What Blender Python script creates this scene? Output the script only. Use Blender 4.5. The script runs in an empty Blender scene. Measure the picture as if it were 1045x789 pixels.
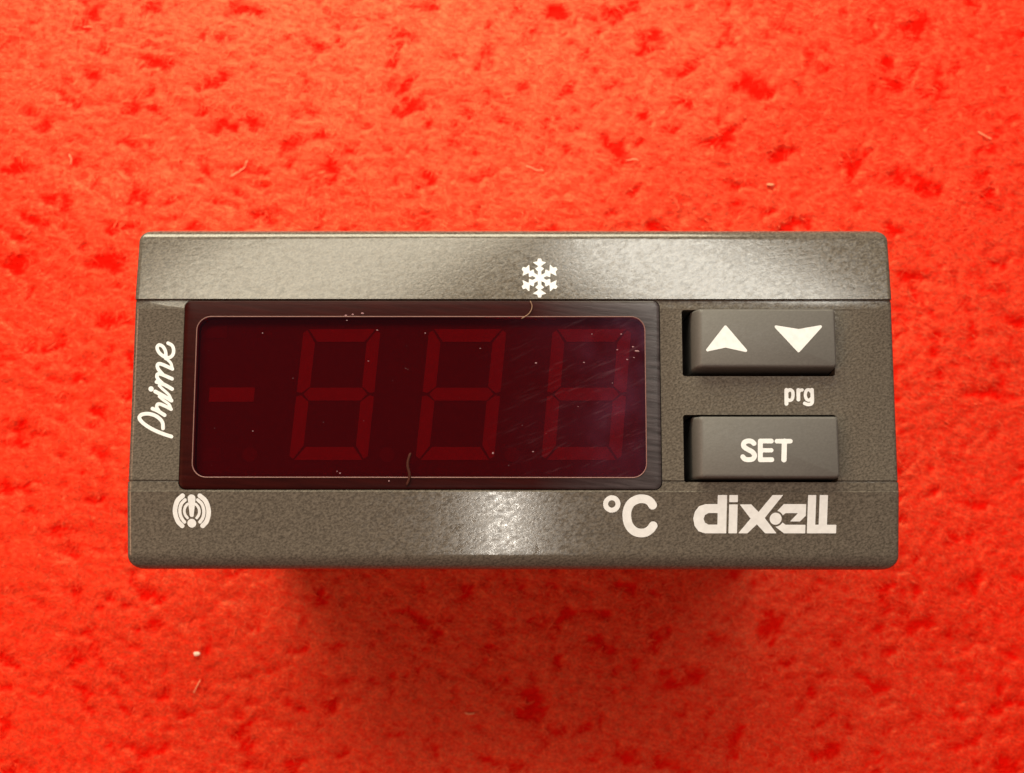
import bpy, bmesh, math, random
import numpy as np
from mathutils import Vector, Matrix, Euler, noise as mn

random.seed(7)
rng = np.random.default_rng(7)
MM = 0.001
S = bpy.context.scene

# ------------------------------------------------------------------ camera
CAM_POS = np.array([0.358, -14.204, 119.275])             # millimetres, front panel lies at z = 0
CAM_ROT = [math.radians(a) for a in (7.294, 0.202, 0.062)]
FPX = 1253.51                                              # focal length in pixels of the 1045 wide photo
cam_data = bpy.data.cameras.new('camera')
cam = bpy.data.objects.new('camera', cam_data)
S.collection.objects.link(cam)
cam.location = Vector(CAM_POS) * MM
cam.rotation_euler = Euler(CAM_ROT, 'XYZ')
cam_data.sensor_width = 36
cam_data.lens = 36 * FPX / 1045
cam_data.clip_start = 0.005
cam_data.clip_end = 20
cam_data.dof.use_dof = True
cam_data.dof.focus_distance = 0.121
cam_data.dof.aperture_fstop = 60
S.camera = cam

# ------------------------------------------------------------------ world, lamps, exposure
world = bpy.data.worlds.new('World')
S.world = world
world.use_nodes = True
world.node_tree.nodes['Background'].inputs[0].default_value = (1.0, 0.56, 0.36, 1)
world.node_tree.nodes['Background'].inputs[1].default_value = 0.25


def area(name, loc, target, sx, sy, watts, col):
    d = bpy.data.lights.new(name, 'AREA')
    d.shape = 'RECTANGLE'
    d.size = sx * MM
    d.size_y = sy * MM
    d.energy = watts
    d.color = col
    o = bpy.data.objects.new(name, d)
    S.collection.objects.link(o)
    o.location = Vector(loc) * MM
    o.rotation_euler = (Vector(target) - Vector(loc)).to_track_quat('-Z', 'Y').to_euler()
    return o


area('ceiling_lamp_right', (140, 200, 450), (20, 20, 0), 220, 85, 0.85, (1.0, 0.97, 0.86))
area('ceiling_lamp_left', (-118, 215, 420), (0, 50, -30), 260, 110, 0.85, (1.0, 0.92, 0.72))
area('tube_lamp', (-9, -165, 520), (0, -20, 0), 9, 120, 0.25, (1.0, 0.93, 0.82))
area('added_gradient_light', (-60, 225, 105), (-40, 50, -64), 270, 120, 1.35, (1.0, 0.93, 0.68))  # added soft light, only to make the carpet brighter towards the top
area('added_red_fill', (-430, -110, 380), (0, -40, -60), 260, 200, 1.0, (1.0, 0.48, 0.26))  # added fill from the left, tinted red to lift the carpet shadow

S.view_settings.view_transform = 'Standard'
S.view_settings.look = 'None'
S.view_settings.exposure = 0.0
S.view_settings.gamma = 1.0
S.view_settings.use_curve_mapping = False
S.render.engine = 'CYCLES'

# ------------------------------------------------------------------ measuring helper
_M = np.array(Euler(CAM_ROT, 'XYZ').to_matrix())


def F(px, py, z=0.0):
    """where on the plane at height z (mm) a point measured in the photo lies -> (x, y) in mm"""
    px = np.asarray(px, float)
    py = np.asarray(py, float)
    d = np.stack([(px - 522.5) / FPX, (394.5 - py) / FPX, -np.ones_like(px)], -1) @ _M.T
    t = (z - CAM_POS[2]) / d[..., 2]
    return CAM_POS[0] + d[..., 0] * t, CAM_POS[1] + d[..., 1] * t


# ------------------------------------------------------------------ object helpers
def link(name, me, mat=None, parent=None):
    o = bpy.data.objects.new(name, me)
    S.collection.objects.link(o)
    if mat:
        me.materials.append(mat)
    if parent:
        o.parent = parent
    return o


def mesh_mm(name, verts, faces):
    me = bpy.data.meshes.new(name)
    me.from_pydata([(v[0] * MM, v[1] * MM, v[2] * MM) for v in verts], [], faces)
    me.update()
    return me


def rounded(x0, x1, y0, y1, r, n=6):
    """anticlockwise outline of a rounded rectangle; r = one radius"""
    pts = []
    for cx, cy, a0 in ((x1 - r, y1 - r, 0), (x0 + r, y1 - r, 90), (x0 + r, y0 + r, 180), (x1 - r, y0 + r, 270)):
        for k in range(n + 1):
            a = math.radians(a0 + 90 * k / n)
            pts.append((cx + r * math.cos(a), cy + r * math.sin(a)))
    return pts


def rounded_quad(c, r, n=6):
    """rounded outline of a convex quad given anticlockwise"""
    out = []
    m = len(c)
    for i in range(m):
        p = Vector(c[i]); a = (Vector(c[i - 1]) - p).normalized(); b = (Vector(c[(i + 1) % m]) - p).normalized()
        ang = a.angle(b)
        t = r / math.tan(ang / 2)
        cen = p + (a + b).normalized() * (r / math.sin(ang / 2))
        s = p + a * t - cen
        e = p + b * t - cen
        sw = math.atan2(s.x * e.y - s.y * e.x, s.dot(e))
        for k in range(n + 1):
            q = sw * k / n
            out.append((cen.x + s.x * math.cos(q) - s.y * math.sin(q), cen.y + s.x * math.sin(q) + s.y * math.cos(q)))
    return out


def offset_poly(pts, d):
    """shrinks (d>0) an anticlockwise convex outline"""
    n = len(pts)
    out = []
    for i in range(n):
        p0 = Vector(pts[i - 1]); p = Vector(pts[i]); p1 = Vector(pts[(i + 1) % n])
        e0 = (p - p0); e1 = (p1 - p)
        if e0.length < 1e-9: e0 = e1
        if e1.length < 1e-9: e1 = e0
        e0 = e0.normalized(); e1 = e1.normalized()
        nn = Vector((-(e0.y + e1.y), e0.x + e1.x)).normalized()
        c = max(0.5, nn.dot(Vector((-e1.y, e1.x))))
        q = p + nn * (d / c)
        out.append((q.x, q.y))
    return out


def loft(rings, cap_bottom=True, cap_top=True):
    """rings = lists of (x,y,z) of equal length"""
    V = [v for r in rings for v in r]
    n = len(rings[0])
    Fc = []
    for j in range(len(rings) - 1):
        for i in range(n):
            k = (i + 1) % n
            Fc.append((j * n + i, j * n + k, (j + 1) * n + k, (j + 1) * n + i))
    if cap_bottom:
        Fc.append(tuple(reversed(range(n))))
    if cap_top:
        Fc.append(tuple(range((len(rings) - 1) * n, len(rings) * n)))
    return V, Fc


def smooth(me, ang=35):
    for p in me.polygons:
        p.use_smooth = True
    me.set_sharp_from_angle(angle=math.radians(ang))


# ------------------------------------------------------------------ materials
def mat(name):
    m = bpy.data.materials.new(name)
    m.use_nodes = True
    nt = m.node_tree
    return m, nt, nt.nodes['Principled BSDF']


def N(nt, typ, **kw):
    n = nt.nodes.new(typ)
    for k, v in kw.items():
        if hasattr(n, k):
            setattr(n, k, v)
        else:
            n.inputs[k].default_value = v
    return n


def ramp(nt, fac, stops):
    r = nt.nodes.new('ShaderNodeValToRGB')
    el = r.color_ramp.elements
    while len(el) < len(stops):
        el.new(0.5)
    for e, (p, c) in zip(el, stops):
        e.position = p
        e.color = (*c, 1) if len(c) == 3 else c
    nt.links.new(fac, r.inputs[0])
    return r.outputs[0]


def coords(nt, scale=(1, 1, 1), rot=(0, 0, 0)):
    tc = nt.nodes.new('ShaderNodeTexCoord')
    m0 = nt.nodes.new('ShaderNodeMapping')
    m0.inputs['Rotation'].default_value = rot
    nt.links.new(tc.outputs['Object'], m0.inputs[0])
    mp = nt.nodes.new('ShaderNodeMapping')
    mp.inputs['Scale'].default_value = scale
    nt.links.new(m0.outputs[0], mp.inputs[0])
    return mp.outputs[0]


def tex(nt, vec, scale, detail=3, rough=0.5, dist=0.0):
    n = nt.nodes.new('ShaderNodeTexNoise')
    n.inputs['Scale'].default_value = scale
    n.inputs['Detail'].default_value = detail
    n.inputs['Roughness'].default_value = rough
    n.inputs['Distortion'].default_value = dist
    nt.links.new(vec, n.inputs['Vector'])
    return n.outputs['Fac']


def bump(nt, h, dist, strength=1.0, prev=None):
    b = nt.nodes.new('ShaderNodeBump')
    b.inputs['Distance'].default_value = dist
    b.inputs['Strength'].default_value = strength
    nt.links.new(h, b.inputs['Height'])
    if prev is not None:
        nt.links.new(prev, b.inputs['Normal'])
    return b.outputs[0]


def plastic(name, base, rough, grain=0.00003, var=0.25, gs=2600, spec=0.5):
    m, nt, p = mat(name)
    v = coords(nt, (1000, 1400, 1000), (0, 0, -0.35))
    n1 = tex(nt, v, 3.4, 4, 0.6)
    n2 = tex(nt, v, 4.2, 2, 0.6)
    vs = coords(nt, (700, 1200, 1000), (0, 0, -0.35))
    n3 = tex(nt, vs, 2.3, 3, 0.65, 0.4)
    mix = N(nt, 'ShaderNodeMath', operation='ADD')
    nt.links.new(n1, mix.inputs[0]); nt.links.new(n2, mix.inputs[1])
    hf = N(nt, 'ShaderNodeMath', operation='MULTIPLY'); hf.inputs[1].default_value = 0.5
    nt.links.new(mix.outputs[0], hf.inputs[0])
    lo = [c * (1 - var) for c in base]; hi = [c * (1 + var) for c in base]
    c = ramp(nt, hf.outputs[0], [(0.40, lo), (0.60, hi)])
    nt.links.new(c, p.inputs['Base Color'])
    rr = ramp(nt, n3, [(0.3, (rough - .07,) * 3), (0.7, (rough + .1,) * 3)])
    nt.links.new(rr, p.inputs['Roughness'])
    b = bump(nt, n3, grain * 2.0)
    b = bump(nt, n1, grain, prev=b)
    nt.links.new(b, p.inputs['Normal'])
    p.inputs['Specular IOR Level'].default_value = spec
    return m


M_BEZEL = plastic('grained_grey_plastic', (0.090, 0.080, 0.068), 0.14, grain=0.0000030, var=0.38, spec=0.55)
M_HOUS = plastic('black_housing_plastic', (0.03, 0.03, 0.03), 0.5)
M_BUTTON = plastic('smooth_grey_rubber', (0.094, 0.090, 0.088), 0.5, grain=0.000006, var=0.06, spec=0.35)


def simple(name, col, rough, spec=0.5, bumpd=0.0, bs=2000):
    m, nt, p = mat(name)
    p.inputs['Base Color'].default_value = (*col, 1)
    p.inputs['Roughness'].default_value = rough
    p.inputs['Specular IOR Level'].default_value = spec
    v = coords(nt, (1000, 1000, 1000))
    n = tex(nt, v, bs / 1000, 3)
    c = ramp(nt, n, [(0.3, [x * .93 for x in col]), (0.7, [min(1, x * 1.05) for x in col])])
    nt.links.new(c, p.inputs['Base Color'])
    if bumpd:
        nt.links.new(bump(nt, n, bumpd), p.inputs['Normal'])
    return m


M_PRINT = simple('white_print', (0.64, 0.67, 0.72), 0.5, 0.4, 0.000004)
M_SEG = simple('unlit_red_segment', (0.86, 0.012, 0.01), 0.5)
M_DOT = simple('dim_red_segment', (0.45, 0.008, 0.008), 0.5)
M_DIM = simple('very_dim_red_segment', (0.39, 0.007, 0.008), 0.5)
M_BACK = simple('display_backing_red', (0.34, 0.005, 0.007), 0.5)
M_RIDGE = simple('worn_clear_edge', (0.19, 0.095, 0.085), 0.4, 0.4)
M_LINT = simple('pale_lint', (0.80, 0.30, 0.16), 0.8, 0.2)
M_CRUMB = simple('white_crumb', (0.9, 0.72, 0.6), 0.7, 0.2)
M_DUST = simple('dust', (0.26, 0.15, 0.17), 0.8, 0.1)


def lens_material():
    m, nt, p = mat('red_tinted_clear_plastic')
    out = nt.nodes['Material Output']
    nt.nodes.remove(p)
    tr = N(nt, 'ShaderNodeBsdfTransparent')
    tr.inputs[0].default_value = (0.60, 0.008, 0.012, 1)
    gl = N(nt, 'ShaderNodeBsdfGlossy')
    gl.inputs['Color'].default_value = (0.80, 0.40, 0.78, 1)
    fr = N(nt, 'ShaderNodeFresnel', IOR=1.49)
    # polishing scratches: long thin streaks in two directions, worn mostly near the buttons
    v1 = coords(nt, (170, 3400, 1000), (0, 0, -0.26))
    s1 = tex(nt, v1, 1.0, 4, 0.7)
    v2 = coords(nt, (260, 4200, 1000), (0, 0, -0.5))
    s2 = tex(nt, v2, 1.0, 3, 0.7)
    add = N(nt, 'ShaderNodeMath', operation='ADD')
    nt.links.new(s1, add.inputs[0]); nt.links.new(s2, add.inputs[1])
    half = N(nt, 'ShaderNodeMath', operation='MULTIPLY'); half.inputs[1].default_value = 0.5
    nt.links.new(add.outputs[0], half.inputs[0])
    tc = nt.nodes.new('ShaderNodeTexCoord')
    sx = nt.nodes.new('ShaderNodeSeparateXYZ')
    nt.links.new(tc.outputs['Object'], sx.inputs[0])
    mr = N(nt, 'ShaderNodeMapRange')
    mr.inputs['From Min'].default_value = -0.004
    mr.inputs['From Max'].default_value = 0.013
    nt.links.new(sx.outputs['X'], mr.inputs['Value'])
    blot = tex(nt, coords(nt, (1000, 1000, 1000)), 0.16, 3, 0.6)
    bl = ramp(nt, blot, [(0.3, (0.35,) * 3), (0.7, (1.0,) * 3)])
    wear = N(nt, 'ShaderNodeMath', operation='MULTIPLY')
    nt.links.new(mr.outputs[0], wear.inputs[0]); nt.links.new(bl, wear.inputs[1])
    b = N(nt, 'ShaderNodeBump')
    b.inputs['Distance'].default_value = 0.000014
    nt.links.new(half.outputs[0], b.inputs['Height'])
    nt.links.new(wear.outputs[0], b.inputs['Strength'])
    nt.links.new(b.outputs[0], gl.inputs['Normal'])
    rr = N(nt, 'ShaderNodeMapRange')
    rr.inputs['To Min'].default_value = 0.08
    rr.inputs['To Max'].default_value = 0.27
    nt.links.new(wear.outputs[0], rr.inputs['Value'])
    nt.links.new(rr.outputs[0], gl.inputs['Roughness'])
    fa = N(nt, 'ShaderNodeMath', operation='MULTIPLY_ADD')
    nt.links.new(wear.outputs[0], fa.inputs[0])
    fa.inputs[1].default_value = 0.05
    nt.links.new(fr.outputs[0], fa.inputs[2])
    mx = N(nt, 'ShaderNodeMixShader')
    nt.links.new(fa.outputs[0], mx.inputs[0])
    nt.links.new(tr.outputs[0], mx.inputs[1]); nt.links.new(gl.outputs[0], mx.inputs[2])
    # faint scuffed dust caught in the scratches
    df = N(nt, 'ShaderNodeBsdfDiffuse')
    df.inputs[0].default_value = (0.62, 0.40, 0.50, 1)
    sc = ramp(nt, half.outputs[0], [(0.54, (0.0,) * 3), (0.70, (0.075,) * 3)])
    sm = N(nt, 'ShaderNodeMath', operation='MULTIPLY')
    nt.links.new(sc, sm.inputs[0]); nt.links.new(wear.outputs[0], sm.inputs[1])
    m2 = N(nt, 'ShaderNodeMixShader')
    nt.links.new(sm.outputs[0], m2.inputs[0])
    nt.links.new(mx.outputs[0], m2.inputs[1]); nt.links.new(df.outputs[0], m2.inputs[2])
    nt.links.new(m2.outputs[0], out.inputs[0])
    return m


M_LENS = lens_material()


def surround_material():
    m, nt, p = mat('dark_plum_plastic')
    v = coords(nt, (250, 2600, 1000), (0, 0, 0.12))
    n = tex(nt, v, 1.0, 4, 0.65)
    c = ramp(nt, n, [(0.3, (0.015, 0.0012, 0.0012)), (0.7, (0.026, 0.0024, 0.002))])
    # lamp reflection painted in: greyer and glossier towards the button end
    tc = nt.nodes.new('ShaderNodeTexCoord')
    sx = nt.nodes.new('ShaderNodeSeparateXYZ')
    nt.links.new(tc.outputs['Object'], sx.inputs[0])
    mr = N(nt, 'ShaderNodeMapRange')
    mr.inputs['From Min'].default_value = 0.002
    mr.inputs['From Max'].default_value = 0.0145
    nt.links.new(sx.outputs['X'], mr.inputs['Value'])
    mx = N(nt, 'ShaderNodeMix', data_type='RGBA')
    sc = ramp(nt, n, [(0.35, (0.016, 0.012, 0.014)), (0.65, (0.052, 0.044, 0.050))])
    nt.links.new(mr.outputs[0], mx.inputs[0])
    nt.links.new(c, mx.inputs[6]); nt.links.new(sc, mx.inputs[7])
    nt.links.new(mx.outputs[2], p.inputs['Base Color'])
    p.inputs['Roughness'].default_value = 0.33
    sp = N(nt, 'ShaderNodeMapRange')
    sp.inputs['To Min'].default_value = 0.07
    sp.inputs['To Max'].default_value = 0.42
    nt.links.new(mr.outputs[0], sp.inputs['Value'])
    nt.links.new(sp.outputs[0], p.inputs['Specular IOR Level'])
    nt.links.new(bump(nt, n, 0.000014), p.inputs['Normal'])
    return m


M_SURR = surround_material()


def carpet_material():
    m, nt, p = mat('red_felted_pile')
    v = coords(nt, (1000, 1000, 1000))
    ve = coords(nt, (1000, 1900, 1000), (0, 0, 0.25))
    fine = tex(nt, v, 2.8, 4, 0.8)
    mid = tex(nt, ve, 0.75, 4, 0.65, 0.6)
    big = tex(nt, ve, 0.075, 4, 0.62, 0.8)
    # crushed dents in the pile, their shade painted in as deeper red
    at = N(nt, 'ShaderNodeAttribute', attribute_name='matted_shade')
    c1 = ramp(nt, fine, [(0.43, (0.44, 0.001, 0.0006)), (0.57, (0.80, 0.015, 0.002))])
    mx = N(nt, 'ShaderNodeMix', data_type='RGBA')
    mx.inputs[7].default_value = (0.64, 0.003, 0.001, 1)
    # streaky zones of the same deeper red around the dents
    half = ramp(nt, mid, [(0.36, (0.75,) * 3), (0.56, (0.0,) * 3)])
    mxx = N(nt, 'ShaderNodeMath', operation='MAXIMUM')
    nt.links.new(at.outputs['Fac'], mxx.inputs[0]); nt.links.new(half, mxx.inputs[1])
    nt.links.new(mxx.outputs[0], mx.inputs[0])
    gloss = N(nt, 'ShaderNodeMapRange')
    gloss.inputs['To Min'].default_value = 0.95
    gloss.inputs['To Max'].default_value = 0.05
    nt.links.new(mxx.outputs[0], gloss.inputs['Value'])
    nt.links.new(gloss.outputs[0], p.inputs['Specular IOR Level'])
    nt.links.new(c1, mx.inputs[6])
    nt.links.new(mx.outputs[2], p.inputs['Base Color'])
    p.inputs['Roughness'].default_value = 0.42
    p.inputs['Specular IOR Level'].default_value = 0.7
    p.inputs['Specular Tint'].default_value = (1, 0.60, 0.26, 1)
    p.inputs['Sheen Weight'].default_value = 0.0
    p.inputs['Sheen Roughness'].default_value = 0.4
    p.inputs['Sheen Tint'].default_value = (1, 0.35, 0.14, 1)
    b = bump(nt, mid, 0.00016, 0.6)
    b = bump(nt, fine, 0.00008, 0.8, b)
    nt.links.new(b, p.inputs['Normal'])
    return m


M_CARPET = carpet_material()


def pile_material():
    m, nt, p = mat('red_pile_fibres')
    v = coords(nt, (1000, 1000, 1000))
    n = tex(nt, v, 1.1, 3, 0.7)
    c = ramp(nt, n, [(0.3, (0.50, 0.0015, 0.0006)), (0.5, (0.74, 0.006, 0.002)), (0.68, (0.84, 0.028, 0.007))])
    at = N(nt, 'ShaderNodeAttribute', attribute_name='matted_shade')
    mx = N(nt, 'ShaderNodeMix', data_type='RGBA')
    mx.inputs[7].default_value = (0.60, 0.004, 0.0008, 1)  # shade of the dents, painted into the fibre colour as well
    nt.links.new(at.outputs['Fac'], mx.inputs[0])
    nt.links.new(c, mx.inputs[6])
    nt.links.new(mx.outputs[2], p.inputs['Base Color'])
    p.inputs['Roughness'].default_value = 0.42
    p.inputs['Specular Tint'].default_value = (1, 0.60, 0.26, 1)
    gloss = N(nt, 'ShaderNodeMapRange')
    gloss.inputs['To Min'].default_value = 0.95
    gloss.inputs['To Max'].default_value = 0.05
    nt.links.new(at.outputs['Fac'], gloss.inputs['Value'])
    nt.links.new(gloss.outputs[0], p.inputs['Specular IOR Level'])
    return m


M_PILE = pile_material()

# ================================================================== THE SETTING: red carpet
ZC = -64.0                                                # carpet level in mm


def matted_shade(x, y):
    """0..1: how crushed the pile is here, and how much dent shade is painted in"""
    wx = mn.noise(Vector((x * 0.10, y * 0.10, 21.0))) * 3.5 + mn.noise(Vector((x * 0.6, y * 0.6, 24.0))) * 0.9
    wy = mn.noise(Vector((x * 0.10, y * 0.10, 51.0))) * 3.5 + mn.noise(Vector((x * 0.6, y * 0.6, 54.0))) * 0.9
    px, py = x + wx, y + wy
    a = mn.noise(Vector((px * 0.20, py * 0.33, 11.0)))
    b = mn.noise(Vector((px * 0.50 + 3, py * 0.80, 15.0)))
    c = mn.noise(Vector((x * 1.7, y * 2.6, 35.0)))
    ridge = 1.0 - abs(mn.noise(Vector((px * 0.16 + 9, py * 0.24, 71.0)))) * 7.0
    t = max(0.0, (a + 0.5 * b + 0.35 * c - 0.25) / 0.28)
    u = max(0.0, ridge) * max(0.0, b + 0.5 * c + 0.02) * 3.0
    return min(1.0, t + u)


def carpet_height(x, y):
    a = mn.noise(Vector((x * 0.035, y * 0.05, 3.1)))
    b = mn.noise(Vector((x * 0.16 + 0.1 * y, y * 0.34, 7.7)))
    c = mn.noise(Vector((x * 0.42, y * 0.75 + 0.1 * x, 1.7)))
    d = mn.noise(Vector((x * 1.1, y * 1.6, 5.2)))
    pit = max(0.0, b - 0.22) * 2.2 + max(0.0, c - 0.30) * 1.1
    return ZC + 0.9 * a - 0.2 * pit + 0.15 * c + 0.15 * d - 0.30 * matted_shade(x, y)


def axis(lo, hi, step, far):
    core = list(np.arange(lo, hi + 1e-6, step))
    left = [lo - far, lo - far * 0.5, lo - far * 0.2, lo - far * 0.07, lo - far * 0.02]
    right = [hi + far * 0.02, hi + far * 0.07, hi + far * 0.2, hi + far * 0.5, hi + far]
    return left + core + right


xs = axis(-90, 90, 0.5, 700)
ys = axis(-62, 86, 0.5, 700)
V = [(x, y, carpet_height(x, y)) for y in ys for x in xs]
nx = len(xs)
Fc = [(j * nx + i, j * nx + i + 1, (j + 1) * nx + i + 1, (j + 1) * nx + i) for j in range(len(ys) - 1) for i in range(nx - 1)]
me = mesh_mm('carpet', V, Fc)
for p_ in me.polygons:
    p_.use_smooth = True
att = me.attributes.new('matted_shade', 'FLOAT', 'POINT')
att.data.foreach_set('value', np.array([matted_shade(v[0], v[1]) for v in V], np.float32))
carpet = link('carpet', me, M_CARPET)
carpet['kind'] = 'structure'
carpet['label'] = 'bright red felted carpet with crushed dents, their shade painted in darker'

# short fibres of the pile
NF = 120000
fx = rng.uniform(-88, 88, NF); fy = rng.uniform(-60, 84, NF)
keep = ~((np.abs(fx) < 36) & (np.abs(fy) < 13))
fx = fx[keep]; fy = fy[keep]; NF = len(fx)
fz = np.array([carpet_height(a, b) for a, b in zip(fx, fy)])
ang = rng.normal(0.15, 0.75, NF) + np.where(rng.random(NF) < 0.5, 0, math.pi)
ln = rng.uniform(0.5, 1.7, NF)
wd = rng.uniform(0.03, 0.065, NF)
bend = rng.normal(0, 0.35, NF)
up = rng.uniform(0.06, 0.26, NF)
pts = []
for t, hz in ((0, -0.08), (0.5, 0.7), (1, 1.0)):
    a = ang + bend * t
    cx = fx + np.cos(a) * ln * t; cy = fy + np.sin(a) * ln * t; cz = fz + up * hz
    w = wd * (1 - 0.6 * t)
    pts.append(np.stack([cx - np.sin(a) * w, cy + np.cos(a) * w, cz], 1))
    pts.append(np.stack([cx + np.sin(a) * w, cy - np.cos(a) * w, cz], 1))
P = np.stack(pts, 1).reshape(-1, 3) * MM
base = np.arange(NF)[:, None] * 6
q = np.concatenate([base + np.array([0, 1, 3, 2]), base + np.array([2, 3, 5, 4])], 1).reshape(-1, 4)
me = bpy.data.meshes.new('pile')
me.vertices.add(len(P)); me.vertices.foreach_set('co', P.ravel())
me.loops.add(q.size); me.loops.foreach_set('vertex_index', q.ravel())
me.polygons.add(len(q))
me.polygons.foreach_set('loop_start', np.arange(0, q.size, 4))
me.polygons.foreach_set('loop_total', np.full(len(q), 4))
me.update(calc_edges=True)
me.validate()
att = me.attributes.new('matted_shade', 'FLOAT', 'POINT')
att.data.foreach_set('value', np.repeat(np.array([matted_shade(a, b) for a, b in zip(fx, fy)], np.float32), 6))
pile = link('pile', me, M_PILE, carpet)
pile['kind'] = 'stuff'

# ================================================================== THE CONTROLLER
ctrl = bpy.data.objects.new('digital_temperature_controller', None)
S.collection.objects.link(ctrl)
ctrl['label'] = 'grey panel-mount temperature controller with dark red display standing face up on the red carpet'
ctrl['category'] = 'thermostat'
ROOT = ctrl

HW = 37.42; HH = 16.70; HT = 17.0
YA = float(F(500, 306.5)[1])          # upper seam
YA2 = float(F(500, 316)[1])
YB = float(F(500, 491)[1])            # lower seam
YB2 = float(F(500, 502)[1])
TOPR, BOTR = 1.15, 1.9
SU = math.tan(math.radians(5.0)); SL = math.tan(math.radians(8.5))

prof = []                              # (y, z) from bottom skirt up to top skirt
zl = 0.22 - (YB2 - (-HH + BOTR)) * SL  # level where the lower roll starts
prof.append((-HH, -7.0)); prof.append((-HH, -4.0))
for k in range(0, 8):
    a = math.radians(90 * k / 7)
    prof.append((-HH + BOTR - BOTR * math.cos(a), zl - BOTR * 0.8 + BOTR * 0.8 * math.sin(a)))
prof.append((YB2 - 0.10, 0.21)); prof.append((YB2, 0.23)); prof.append((YB2 + 0.08, 0.16))
prof.append((YB - 0.10, 0.17)); prof.append((YB - 0.05, -0.16)); prof.append((YB + 0.05, -0.16)); prof.append((YB + 0.10, 0.0))
prof.append((YA2 - 0.06, 0.0)); prof.append((YA2, 0.02)); prof.append((YA2 + 0.05, 0.025))
prof.append((YA - 0.12, 0.0)); prof.append((YA - 0.06, -0.16)); prof.append((YA + 0.05, -0.16)); prof.append((YA + 0.10, 0.22))
zu = 0.22 - ((HT - TOPR) - YA) * SU
for k in range(7, -1, -1):
    a = math.radians(90 * k / 7)
    prof.append((HT - TOPR + TOPR * math.cos(a), zu - TOPR * 0.9 + TOPR * 0.9 * math.sin(a)))
prof.append((HT, -4.0)); prof.append((HT, -7.0))
_py = np.array([p[0] for p in prof[2:-2]]); _pz = np.array([p[1] for p in prof[2:-2]])


def face_z(y):
    return np.interp(y, _py, _pz)


CR = 1.3
ends = [(0.0, 7.0)]                     # (inset from the side, drop)
for k in range(0, 6):
    a = math.radians(90 * k / 5)
    ends.append((0.5 - 0.5 * math.cos(a), 0.5 - 0.5 * math.sin(a)))
cols = [(-1, i, d) for i, d in ends] + [(1, i, d) for i, d in reversed(ends)]
V = []
for (y, z) in prof:
    dist = min(y + HH, HT - y)
    ci = CR - math.sqrt(max(0, CR * CR - (CR - dist) ** 2)) if dist < CR else 0.0
    for s, i, d in cols:
        V.append((s * (HW - ci - i), y, max(-7.0, z - d)))
nc = len(cols)
Fc = [(j * nc + i, j * nc + i + 1, (j + 1) * nc + i + 1, (j + 1) * nc + i) for j in range(len(prof) - 1) for i in range(nc - 1)]
me = mesh_mm('bezel', V, Fc)
bm = bmesh.new(); bm.from_mesh(me)
bmesh.ops.remove_doubles(bm, verts=bm.verts, dist=1e-7)
bmesh.ops.dissolve_degenerate(bm, dist=1e-8, edges=bm.edges)
bmesh.ops.holes_fill(bm, edges=[e for e in bm.edges if e.is_boundary], sides=0)
bmesh.ops.recalc_face_normals(bm, faces=bm.faces)
bm.to_mesh(me); bm.free()
bezel = link('bezel', me, M_BEZEL, ROOT)


def quad(px, z=0.0):
    """four photo points (bottom-left, bottom-right, top-right, top-left) -> mm corners"""
    return [tuple(float(t) for t in F(a, b, z)) for a, b in px]


WIN = quad([(181.5, 499.5), (674.5, 499.5), (673.5, 306.8), (189.5, 306.8)], 0.1)
# a rectangle in reality: average the opposite sides
wx0 = (WIN[0][0] + WIN[3][0]) / 2; wx1 = (WIN[1][0] + WIN[2][0]) / 2
wy0 = (WIN[0][1] + WIN[1][1]) / 2; wy1 = (WIN[2][1] + WIN[3][1]) / 2
BT = quad([(696, 384), (852, 384), (850.5, 316.5), (696, 316.5)])
bt = ((BT[0][0] + BT[3][0]) / 2, (BT[1][0] + BT[2][0]) / 2, BT[0][1], BT[2][1])
BS = quad([(697.5, 492), (855, 492), (853.5, 423.5), (697.5, 423.5)])
bs_ = ((BS[0][0] + BS[3][0]) / 2, (BS[1][0] + BS[2][0]) / 2, BS[0][1], BS[2][1])


def cutter(outline, z0, z1):
    V, Fc = loft([[(x, y, z0) for x, y in outline], [(x, y, z1) for x, y in outline]])
    o = link('cutter', mesh_mm('cutter', V, Fc))
    return o


cuts = [cutter(rounded(wx0 - .06, wx1 + .06, wy0 - .06, wy1 + .06, 0.75), -2.2, 5),
        cutter(rounded(bt[0], bt[1], bt[2], bt[3], 0.25), -6.3, 5),
        cutter(rounded(bs_[0], bs_[1], bs_[2], bs_[3], 0.25), -6.3, 5)]
for c in cuts:
    md = bezel.modifiers.new('cut', 'BOOLEAN')
    md.operation = 'DIFFERENCE'; md.solver = 'EXACT'; md.object = c
bpy.context.view_layer.update()
dg = bpy.context.evaluated_depsgraph_get()
nm = bpy.data.meshes.new_from_object(bezel.evaluated_get(dg))
bezel.modifiers.clear()
bezel.data = nm
nm.name = 'bezel'
smooth(nm, 28)
for c in cuts:
    bpy.data.objects.remove(c)

# housing behind the front
rings = []
for z, ins in ((ZC - 0.6, 1.2), (ZC + 0.6, 0.3), (ZC + 2, 0.0), (-50, 0), (-50, 0.6), (-49, 0.6), (-49, 0), (-7.02, 0)):
    rings.append([(x, y, z) for x, y in rounded(-35.5 + ins, 35.5 - ins, -14.3 + ins, 14.3 - ins, 1.2)])
V, Fc = loft(rings)
me = mesh_mm('housing', V, Fc); smooth(me)
link('housing', me, M_HOUS, ROOT)

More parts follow.
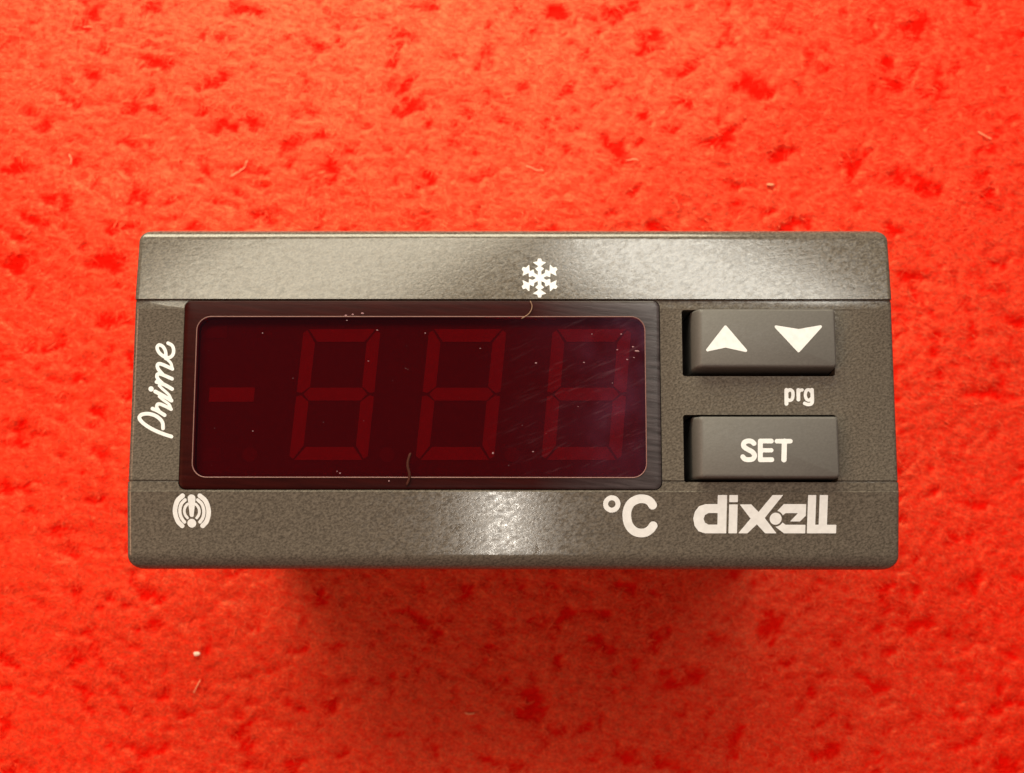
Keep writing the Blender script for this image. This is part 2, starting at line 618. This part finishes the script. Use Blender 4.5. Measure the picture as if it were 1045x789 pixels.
# ------------------------------------------------------------------ display window
OUT = rounded(wx0, wx1, wy0, wy1, 0.7, 8)
IN_Q = quad([(196.5, 487), (660, 487), (657.5, 323.5), (201, 323.5)], 0.3)
ix0 = (IN_Q[0][0] + IN_Q[3][0]) / 2; ix1 = (IN_Q[1][0] + IN_Q[2][0]) / 2
iy0 = (IN_Q[0][1] + IN_Q[1][1]) / 2; iy1 = (IN_Q[2][1] + IN_Q[3][1]) / 2
INN = rounded(ix0, ix1, iy0, iy1, 1.35, 8)


def ringat(outline, d, z):
    return [(x, y, z) for x, y in offset_poly(outline, d)]


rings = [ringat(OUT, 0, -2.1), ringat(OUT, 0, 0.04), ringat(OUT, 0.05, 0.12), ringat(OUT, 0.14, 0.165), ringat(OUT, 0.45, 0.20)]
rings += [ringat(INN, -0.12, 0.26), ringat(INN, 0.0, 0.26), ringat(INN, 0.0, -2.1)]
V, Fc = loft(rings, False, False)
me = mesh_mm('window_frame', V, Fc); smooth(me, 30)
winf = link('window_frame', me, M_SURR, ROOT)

# the worn edge running round the clear field: a thin bead
rings = [ringat(INN, -0.09, 0.25), ringat(INN, -0.07, 0.32), ringat(INN, -0.03, 0.335), ringat(INN, 0.01, 0.31), ringat(INN, 0.03, 0.22)]
V, Fc = loft(rings, False, False)
me = mesh_mm('moulded_edge', V, Fc); smooth(me, 60)
link('moulded_edge', me, M_RIDGE, winf)

V, Fc = loft([ringat(INN, 0.02, -0.35), ringat(INN, 0.02, 0.26)])
me = mesh_mm('lens', V, Fc)
lens = link('lens', me, M_LENS, ROOT)
lens['label'] = 'dark red see-through lens, scratched at its right end'

ZB = -1.10
V, Fc = loft([ringat(OUT, 0.3, -2.0), ringat(OUT, 0.3, ZB - 0.08)])
me = mesh_mm('display_board', V, Fc)
board = link('display_board', me, M_BACK, ROOT)


def prism(name, pts2, z0, z1, material, parent):
    V, Fc = loft([[(x, y, z0) for x, y in pts2], [(x, y, z1) for x, y in pts2]])
    me = mesh_mm(name, V, Fc)
    bm = bmesh.new(); bm.from_mesh(me)
    bmesh.ops.recalc_face_normals(bm, faces=bm.faces)
    bm.to_mesh(me); bm.free()
    return link(name, me, material, parent)


def digit(tl, tr, br, bl):
    e = bpy.data.objects.new('digit', None); S.collection.objects.link(e); e.parent = ROOT
    A = [np.array(F(*p, ZB)) for p in (tl, tr, br, bl)]

    def g(u, v):                       # u right, v down, 0..1
        t = A[0] + (A[1] - A[0]) * u; b = A[3] + (A[2] - A[3]) * u
        return tuple(t + (b - t) * v)
    tu, tv, gp = 0.165, 0.098, 0.009
    hv = tv / 2
    segs = [
        [(gp * 4 + .03, 0), (1 - gp * 4 - .03, 0), (1 - tu - .03, tv), (tu + .03, tv)],
        [(gp * 4 + .03, 1), (1 - gp * 4 - .03, 1), (1 - tu - .03, 1 - tv), (tu + .03, 1 - tv)],
        [(0.09, .5), (tu - 0.0, .5 - hv), (1 - tu + 0.0, .5 - hv), (0.91, .5), (1 - tu, .5 + hv), (tu, .5 + hv)],
        [(0, gp + .02), (0.05, gp), (tu, tv + gp * 1.2), (tu, .5 - hv - gp), (0.06, .5 - gp), (0, .5 - gp * 2)],
        [(0, 1 - gp - .02), (0.05, 1 - gp), (tu, 1 - tv - gp * 1.2), (tu, .5 + hv + gp), (0.06, .5 + gp), (0, .5 + gp * 2)],
        [(1, gp + .02), (0.95, gp), (1 - tu, tv + gp * 1.2), (1 - tu, .5 - hv - gp), (0.94, .5 - gp), (1, .5 - gp * 2)],
        [(1, 1 - gp - .02), (0.95, 1 - gp), (1 - tu, 1 - tv - gp * 1.2), (1 - tu, .5 + hv + gp), (0.94, .5 + gp), (1, .5 + gp * 2)],
    ]
    for s in segs:
        prism('segment', [g(u, v) for u, v in s], ZB - .07, ZB, M_SEG, e)
    return e


digit((310, 336), (388.5, 336), (375, 469.5), (295, 469.5))
digit((438, 336), (517, 336), (504, 469.5), (424, 469.5))
digit((564, 336), (644, 336), (634, 469.5), (552.5, 469.5))
sg = prism('minus_segment', [tuple(float(t) for t in F(a, b, ZB)) for a, b in ((213, 410), (259, 410), (260, 395.5), (214, 395.5))], ZB - .07, ZB, M_SEG, ROOT)
for a0, a1, b0, b1 in ((207, 226, 457, 471), (206, 232, 333, 345)):
    prism('dim_segment', [tuple(float(t) for t in F(a, b, ZB)) for a, b in ((a0, b1), (a1, b1), (a1, b0), (a0, b0))], ZB - .07, ZB - .01, M_DIM, ROOT)
for cx, cy in ((255, 464), (395, 464), (522.5, 464)):
    x, y = F(cx, cy, ZB)
    prism('decimal_point', [(x + .75 * math.cos(a), y + .75 * math.sin(a)) for a in np.linspace(0, 2 * math.pi, 20)[:-1]], ZB - .07, ZB - .01, M_DOT, ROOT)

# ------------------------------------------------------------------ buttons


def button(hole, left_w, bottom_gap, top_gap, top_z, gap_r, label):
    x0, x1, y0, y1 = hole
    bl = 0.10
    rings = []
    for z, il, ir, ib, it in (
            (-6.2, left_w * .58, 0.03, 0.06, 0.03),
            (-0.6, left_w * .60, 0.03, bottom_gap * .8, top_gap * .5),
            (top_z * 0.2, left_w * .70, 0.05, bottom_gap * .92, top_gap),
            (top_z - 0.30, left_w * .86, gap_r, bottom_gap, top_gap),
            (top_z - 0.10, left_w * 0.97, gap_r + .07, bottom_gap + .07, top_gap + .06),
            (top_z, left_w + .12, gap_r + .22, bottom_gap + .22, top_gap + .20)):
        rings.append([(x, y, z) for x, y in rounded(x0 + il, x1 - ir, y0 + ib, y1 - it, 0.28)])
    V, Fc = loft(rings)
    me = mesh_mm('button', V, Fc); smooth(me, 50)
    o = link('button', me, M_BUTTON, ROOT)
    o['label'] = label
    return o


BZ = 1.25
btn_top = button(bt, 1.62, 0.72, 0.10, BZ, 0.12, 'upper button with up and down arrows')
btn_set = button(bs_, 1.55, 0.35, 0.28, BZ, 0.12, 'lower button reading SET')

# ------------------------------------------------------------------ printed marks: distance fields cut into clean outlines


class Shape:
    """union of strokes and polygons in the pixel frame of an enlarged view"""

    def __init__(self, ox, oy, sc):
        self.o = (ox, oy, sc); self.items = []

    def stroke(self, pts, r, curve=False, r1=None):
        pts = [np.array(p, float) for p in pts]
        if curve:
            P = [2 * pts[0] - pts[1]] + pts + [2 * pts[-1] - pts[-2]]
            out = []
            for i in range(1, len(P) - 2):
                for t in np.linspace(0, 1, 9)[:-1]:
                    a, b, c, d = P[i - 1:i + 3]
                    out.append(0.5 * (2 * b + (c - a) * t + (2 * a - 5 * b + 4 * c - d) * t * t + (3 * b - a - 3 * c + d) * t ** 3))
            out.append(pts[-1]); pts = out
        self.items.append(('s', pts, r, r if r1 is None else r1))
        return self

    def poly(self, pts, rnd=0.0):
        self.items.append(('p', [np.array(p, float) for p in pts], rnd, 1)); return self

    def sub(self, pts, rnd=0.0):
        self.items.append(('p', [np.array(p, float) for p in pts], rnd, -1)); return self

    def disc(self, c, r, sign=1):
        self.items.append(('d', np.array(c, float), r, sign)); return self

    def sdf(self, X, Y):
        D = np.full(X.shape, 1e9)
        for kind, a, r, e in self.items:
            if kind == 's':
                n = len(a) - 1
                for i in range(n):
                    p, q = a[i], a[i + 1]
                    d = q - p
                    L = max(1e-9, d @ d)
                    t = np.clip(((X - p[0]) * d[0] + (Y - p[1]) * d[1]) / L, 0, 1)
                    rr = r + (e - r) * (i + t) / n
                    D = np.minimum(D, np.hypot(X - p[0] - t * d[0], Y - p[1] - t * d[1]) - rr)
            elif kind == 'd':
                dd = np.hypot(X - a[0], Y - a[1]) - r
                D = np.minimum(D, dd) if e > 0 else np.maximum(D, -dd)
            else:
                dmin = np.full(X.shape, 1e9); ins = np.zeros(X.shape, bool)
                for i in range(len(a)):
                    p, q = a[i], a[(i + 1) % len(a)]
                    d = q - p
                    t = np.clip(((X - p[0]) * d[0] + (Y - p[1]) * d[1]) / (d @ d), 0, 1)
                    dmin = np.minimum(dmin, np.hypot(X - p[0] - t * d[0], Y - p[1] - t * d[1]))
                    c = ((p[1] > Y) != (q[1] > Y)) & (X < (q[0] - p[0]) * (Y - p[1]) / ((q[1] - p[1]) if q[1] != p[1] else 1e-9) + p[0])
                    ins ^= c
                dd = np.where(ins, -dmin, dmin) - r
                D = np.minimum(D, dd) if e > 0 else np.maximum(D, -dd)
        return D

    def bounds(self):
        lo = np.array([1e9, 1e9]); hi = -lo
        for kind, a, r, e in self.items:
            rr = abs(r) + 6 + (abs(e) if kind == 's' else 0)
            for p in ([a] if kind == 'd' else a):
                lo = np.minimum(lo, p - rr); hi = np.maximum(hi, p + rr)
        return lo, hi


def printed(name, shape, parent, zfun, nominal_z, step=0.045):
    ox, oy, sc = shape.o
    st = step / 0.0957 * sc * 1.0          # mm -> enlarged pixels
    lo, hi = shape.bounds()
    gx = np.arange(lo[0], hi[0] + st, st); gy = np.arange(lo[1], hi[1] + st, st)
    X, Y = np.meshgrid(gx, gy)
    D = shape.sdf(X, Y)
    verts, faces, cache = [], [], {}

    def vid(key, x, y):
        if key not in cache:
            cache[key] = len(verts); verts.append((x, y))
        return cache[key]
    h, w = D.shape
    for j in range(h - 1):
        row = D[j:j + 2]
        cand = np.nonzero((np.minimum(row[:, :-1], row[:, 1:]).min(0)) < 0)[0]
        for i in cand:
            cs = ((j, i), (j, i + 1), (j + 1, i + 1), (j + 1, i))
            f = []
            for k in range(4):
                a = cs[k]; b = cs[(k + 1) % 4]
                da, db = D[a], D[b]
                if da < 0:
                    f.append(vid(a, gx[a[1]], gy[a[0]]))
                if (da < 0) != (db < 0):
                    t = da / (da - db)
                    f.append(vid((min(a, b), max(a, b)), gx[a[1]] + (gx[b[1]] - gx[a[1]]) * t, gy[a[0]] + (gy[b[0]] - gy[a[0]]) * t))
            if len(f) >= 3:
                faces.append(f[::-1])
    v = np.array(verts)
    x, y = F(v[:, 0] / sc + ox, v[:, 1] / sc + oy, nominal_z)
    z = zfun(y) + 0.018
    me = mesh_mm(name, np.stack([x, y, z], 1).tolist(), faces)
    return link(name, me, M_PRINT, parent)


flat_btn = lambda y: np.full(np.shape(y), BZ)
flat_mid = lambda y: np.zeros(np.shape(y))

# arrows on the upper button
s = Shape(690, 305, 6.147).poly([(309, 176), (197, 321), (310, 297), (436, 325)], 9)
printed('up_arrow', s, btn_top, flat_btn, BZ)
s = Shape(690, 305, 6.147).poly([(627, 176), (768, 199), (905, 175), (768, 327)], 9)
printed('down_arrow', s, btn_top, flat_btn, BZ)
# SET
s = Shape(690, 410, 6.147)
s.stroke([(488, 262), (472, 249), (448, 247), (426, 258), (424, 280), (446, 298), (476, 314), (492, 336), (482, 358), (456, 364), (432, 360), (418, 346)], 15.5, True)
s.stroke([(528, 247), (597, 247)], 15).stroke([(528, 247), (528, 364)], 15.5).stroke([(528, 305), (597, 305)], 13.5).stroke([(528, 364), (600, 364)], 15)
s.stroke([(632, 248), (716, 248)], 14.5).stroke([(679, 248), (676, 364)], 16.5)
printed('lettering', s, btn_set, flat_btn, BZ)
# prg
s = Shape(690, 305, 6.147)
s.stroke([(691, 572), (692, 658)], 12.5).stroke([(694, 585), (712, 571), (729, 580), (733, 604), (726, 630), (710, 637), (695, 628)], 10.5, True)
s.stroke([(766, 572), (767, 632)], 12).stroke([(768, 588), (777, 575), (790, 572)], 10, True)
s.stroke([(848, 585), (836, 571), (817, 576), (810, 604), (818, 630), (835, 636), (848, 624)], 10, True)
s.stroke([(852, 570), (854, 640), (846, 659), (826, 663), (806, 656)], 11, True)
printed('small_lettering', s, bezel, flat_mid, 0.0)
# degrees C
s = Shape(600, 495, 11.6)
s.stroke([(280 + 73 * math.cos(a), 226 + 73 * math.sin(a)) for a in np.linspace(0, 2 * math.pi, 33)], 29)
s.stroke([(762, 240), (738, 206), (700, 178), (640, 165), (578, 173), (510, 212), (468, 285), (459, 365), (474, 450), (515, 517), (575, 558), (640, 568), (700, 555), (745, 520), (772, 482)], 51, True)
printed('celsius_symbol', s, bezel, face_z, -0.2)
# maker's lettering
s = Shape(700, 495, 6.53)
d_out = [(270, 68), (270, 322), (128, 322), (85, 308), (58, 272), (48, 225), (58, 178), (85, 142), (128, 128), (208, 128), (208, 68)]
s.poly(d_out).sub([(210, 187), (210, 264), (150, 264), (126, 250), (117, 225), (126, 200), (150, 187)])
s.poly([(285, 68), (342, 68), (342, 115), (285, 115)]).poly([(285, 130), (342, 130), (342, 322), (285, 322)])
s.poly([(355, 130), (432, 130), (482, 180), (572, 68), (642, 68), (524, 220), (606, 322), (530, 322), (473, 262), (412, 322), (350, 322), (430, 224)])
s.poly([(648, 128), (797, 128), (797, 205), (760, 243), (693, 243), (745, 188), (662, 188), (630, 214), (600, 180)])
s.poly([(634, 242), (664, 265), (797, 265), (797, 322), (655, 322), (588, 272), (600, 240)])
s.disc((597, 225), 52, -1).disc((597, 225), 40)
s.poly([(808, 68), (862, 68), (862, 265), (885, 265), (885, 68), (940, 68), (940, 265), (1003, 265), (1003, 322), (808, 322)])
printed('maker_lettering', s, bezel, face_z, -0.2)
# script word up the left side
s = Shape(130, 335, 6.31)
s.stroke([(284, 698), (235, 682), (170, 655), (110, 618), (80, 586), (82, 564), (108, 552), (150, 553), (195, 572), (225, 605), (230, 645)], 12, True)
s.stroke([(162, 518), (200, 535), (240, 560)], 12, True).stroke([(205, 535), (190, 510), (196, 490), (222, 492), (282, 522)], 11, True)
s.stroke([(282, 522), (268, 490), (230, 462), (205, 440)], 9, True)
s.stroke([(180, 408), (225, 432), (284, 466)], 12.5, True).disc((153, 391), 17)
s.stroke([(284, 466), (268, 430), (225, 390), (205, 370)], 9, True)
s.stroke([(188, 346), (235, 362), (288, 392)], 12, True).stroke([(225, 355), (196, 325), (192, 300), (215, 296), (288, 326)], 11.5, True)
s.stroke([(230, 300), (200, 265), (194, 238), (215, 230), (290, 262)], 11.5, True)
s.stroke([(290, 262), (280, 225), (250, 195)], 9, True)
s.stroke([(248, 196), (246, 150), (228, 118), (205, 108), (192, 124), (203, 155), (235, 182), (268, 190), (292, 172), (298, 140), (288, 112), (262, 96)], 11, True)
printed('script_lettering', s, bezel, flat_mid, 0.0)
# snowflake
s = Shape(520, 250, 12.13)
cx, cy = 372, 408
for k in range(6):
    a = math.radians(90 + 60 * k)
    ux, uy = math.cos(a), -math.sin(a)
    vx, vy = -uy, ux

    def pt(r, t):
        return (cx + ux * r + vx * t, cy + uy * r + vy * t)
    s.stroke([pt(0, 0), pt(230, 0)], 25, r1=14)
    s.poly([pt(243, 16), pt(208, 26), pt(196, 76), pt(148, 6), pt(148, -6), pt(196, -76), pt(208, -26), pt(243, -16)], 4)
    s.poly([pt(150, 0), pt(118, 48), pt(75, 0), pt(118, -48)], 6)
printed('snowflake_symbol', s, bezel, face_z, 0.1)
# alarm symbol
s = Shape(165, 495, 14.35)
s.stroke([(452, 198), (444, 440)], 57, r1=30).disc((440, 560), 64)
for sg_ in (1, -1):
    mx_ = lambda L: [(448 + sg_ * (x - 448), y) for x, y in L]
    s.stroke(mx_([(322, 160), (240, 240), (202, 385), (235, 525), (298, 598)]), 34, True)
    s.stroke(mx_([(356, 220), (296, 285), (272, 385), (292, 480), (335, 542)]), 24, True)
    s.stroke(mx_([(388, 282), (352, 325), (338, 385), (350, 440), (380, 482)]), 20, True)
printed('alarm_symbol', s, bezel, face_z, -0.2, 0.03)

# ------------------------------------------------------------------ dust and fluff


def crumb(name, px, py, z, r, material, parent=None, sq=0.6, rot=0.0, seed=0):
    x, y = F(px, py, z)
    bm = bmesh.new()
    bmesh.ops.create_icosphere(bm, subdivisions=2, radius=r * MM)
    for v in bm.verts:
        k = 1 + 0.8 * mn.noise(v.co * (900 / r * .8) + Vector((seed, 0, 0)))
        v.co = Vector((v.co.x * k, v.co.y * k * sq, v.co.z * k * 0.5))
    bmesh.ops.rotate(bm, verts=bm.verts, matrix=Matrix.Rotation(rot, 3, 'Z'))
    me = bpy.data.meshes.new(name); bm.to_mesh(me); bm.free()
    o = link(name, me, material, parent)
    o.location = (x * MM, y * MM, z * MM)
    return o


def tube(name, pts, r, material, parent=None):
    P = [Vector(p) for p in pts]
    rings = []
    for i, p in enumerate(P):
        t = (P[min(i + 1, len(P) - 1)] - P[max(i - 1, 0)]).normalized()
        a = t.cross(Vector((0, 0, 1))).normalized(); b = a.cross(t)
        rr = r * (0.35 if i in (0, len(P) - 1) else 1)
        rings.append([tuple(p + a * rr * math.cos(q) + b * rr * math.sin(q)) for q in np.linspace(0, 2 * math.pi, 7)[:-1]])
    V, Fc = loft(rings)
    me = mesh_mm(name, V, Fc); smooth(me, 80)
    return link(name, me, material, parent)


# specks lying on the lens: one dusting
bmd = bmesh.new()
specks = [(258, 440, .07), (219, 437, .05), (376, 368.5, .09), (414, 376, .05), (434, 340, .08), (490, 355.5, .08), (547, 370.5, .13), (596, 370, .09),
          (503, 462.5, .16), (544, 461, .09), (650, 358.5, .24), (646, 354, .12), (634, 341, .11), (630, 357, .09), (647, 365, .12), (640, 367, .1), (604, 341, .08),
          (533, 434, .06), (330, 431, .05), (299, 386, .05), (519, 475, .06), (625, 391, .09), (590, 415, .06), (385, 337, .11), (268, 340, .1),
          (360, 321, .16), (370, 320, .22), (353, 322, .13), (354, 327, .09), (347, 483, .13), (344, 481, .08), (397, 491, .13)]
for i in range(10):
    u = rng.random()
    specks.append((200 + 455 * (1 - u * u * .8) if rng.random() < .5 else rng.uniform(205, 650), rng.uniform(330, 482), rng.uniform(.018, .05)))
for px, py, r in specks:
    x, y = F(px, py, 0.3)
    g = bmesh.ops.create_icosphere(bmd, subdivisions=1, radius=r * .8 * MM)
    sx_, sy_ = rng.uniform(.7, 1.5), rng.uniform(.45, .8)
    for v in g['verts']:
        v.co = Vector((v.co.x * sx_ + x * MM + v.co.y * .3, v.co.y * sy_ + y * MM - v.co.x * .25, v.co.z * 0.4 + (0.30 if r < .2 else .36) * MM))
me = bpy.data.meshes.new('dust'); bmd.to_mesh(me); bmd.free()
dust = link('dust', me, M_DUST)
dust['kind'] = 'stuff'
dust['label'] = 'fine pale dust specks lying on the dark red display'
dust['category'] = 'dust'


def curve_pts(ctrl_px, z, n=6):
    a = [np.array(p, float) for p in ctrl_px]
    P = [2 * a[0] - a[1]] + a + [2 * a[-1] - a[-2]]
    out = []
    for i in range(1, len(P) - 2):
        for t in np.linspace(0, 1, n + 1)[:-1]:
            p, b, c, d = P[i - 1:i + 3]
            out.append(0.5 * (2 * b + (c - p) * t + (2 * p - 5 * b + 4 * c - d) * t * t + (3 * b - p - 3 * c + d) * t ** 3))
    out.append(a[-1])
    r = []
    for q_ in out:
        x, y = F(q_[0], q_[1], z)
        r.append((float(x), float(y), z))
    return r


M_HAIR = simple('brownish_hair', (0.20, 0.12, 0.08), 0.6, 0.3)
h = tube('stray_hair', curve_pts([(541, 307), (543, 313), (540, 320), (532, 325.5)], 0.42), 0.06, M_HAIR)
h['label'] = 'short curled brown hair lying on the top edge of the display window'
h['category'] = 'hair'
M_GLUE = simple('dried_residue', (0.050, 0.016, 0.012), 0.8, 0.05)
g_ = tube('dried_residue', curve_pts([(419, 462), (416, 474), (418, 486), (415, 496)], 0.36), 0.14, M_GLUE)
g_['label'] = 'small brown streak of dried residue at the bottom edge of the display window'
g_['category'] = 'residue'

c = crumb('crumb', 200.5, 667, ZC + 0.75, 0.40, M_CRUMB, None, 0.7, 0.2, 3)
c['label'] = 'tiny white crumb on the red carpet at the lower left, below the controller'
c['category'] = 'crumb'
fluff = [
    ([(234, 180), (241, 176), (249, 169), (252, 163)], 0.11, 'pale curved lint fibre on the carpet above the left end of the controller'),
    ([(536, 169), (543, 171), (548, 173), (555, 173)], 0.09, 'small wavy lint fibre on the carpet above the snowflake symbol'),
    ([(639, 164), (645, 163), (652, 164)], 0.09, 'short straight lint fibre on the carpet above the right end of the display'),
    ([(998, 134), (1004, 138), (1012, 142)], 0.10, 'slanting lint fibre on the carpet nearest the top right corner'),
    ([(783, 187), (788, 188), (791, 187)], 0.20, 'tiny pale fluff on the carpet above the arrow button'),
    ([(70, 157), (72, 162), (71, 168)], 0.10, 'faint upright lint fibre on the carpet at the upper left'),
    ([(84, 27), (90, 27), (94, 28)], 0.08, 'thin flat lint fibre on the carpet near the top left corner'),
    ([(197, 708), (200, 702), (204, 694)], 0.09, 'faint short fibre on the carpet just below the white crumb'),
    ([(474, 728), (479, 729), (485, 728)], 0.12, 'small pink fluff on the carpet below the middle of the controller'),
]
for ctrl_px, r, lab in fluff:
    pts_ = curve_pts(ctrl_px, ZC + 0.6, 4)
    pts_ = [(x, y, carpet_height(x, y) + 0.45) for x, y, z in pts_]
    o = tube('lint_fibre', pts_, r, M_LINT)
    o['label'] = lab
    o['category'] = 'lint'
    o['group'] = 'lint fibres scattered on the red carpet'
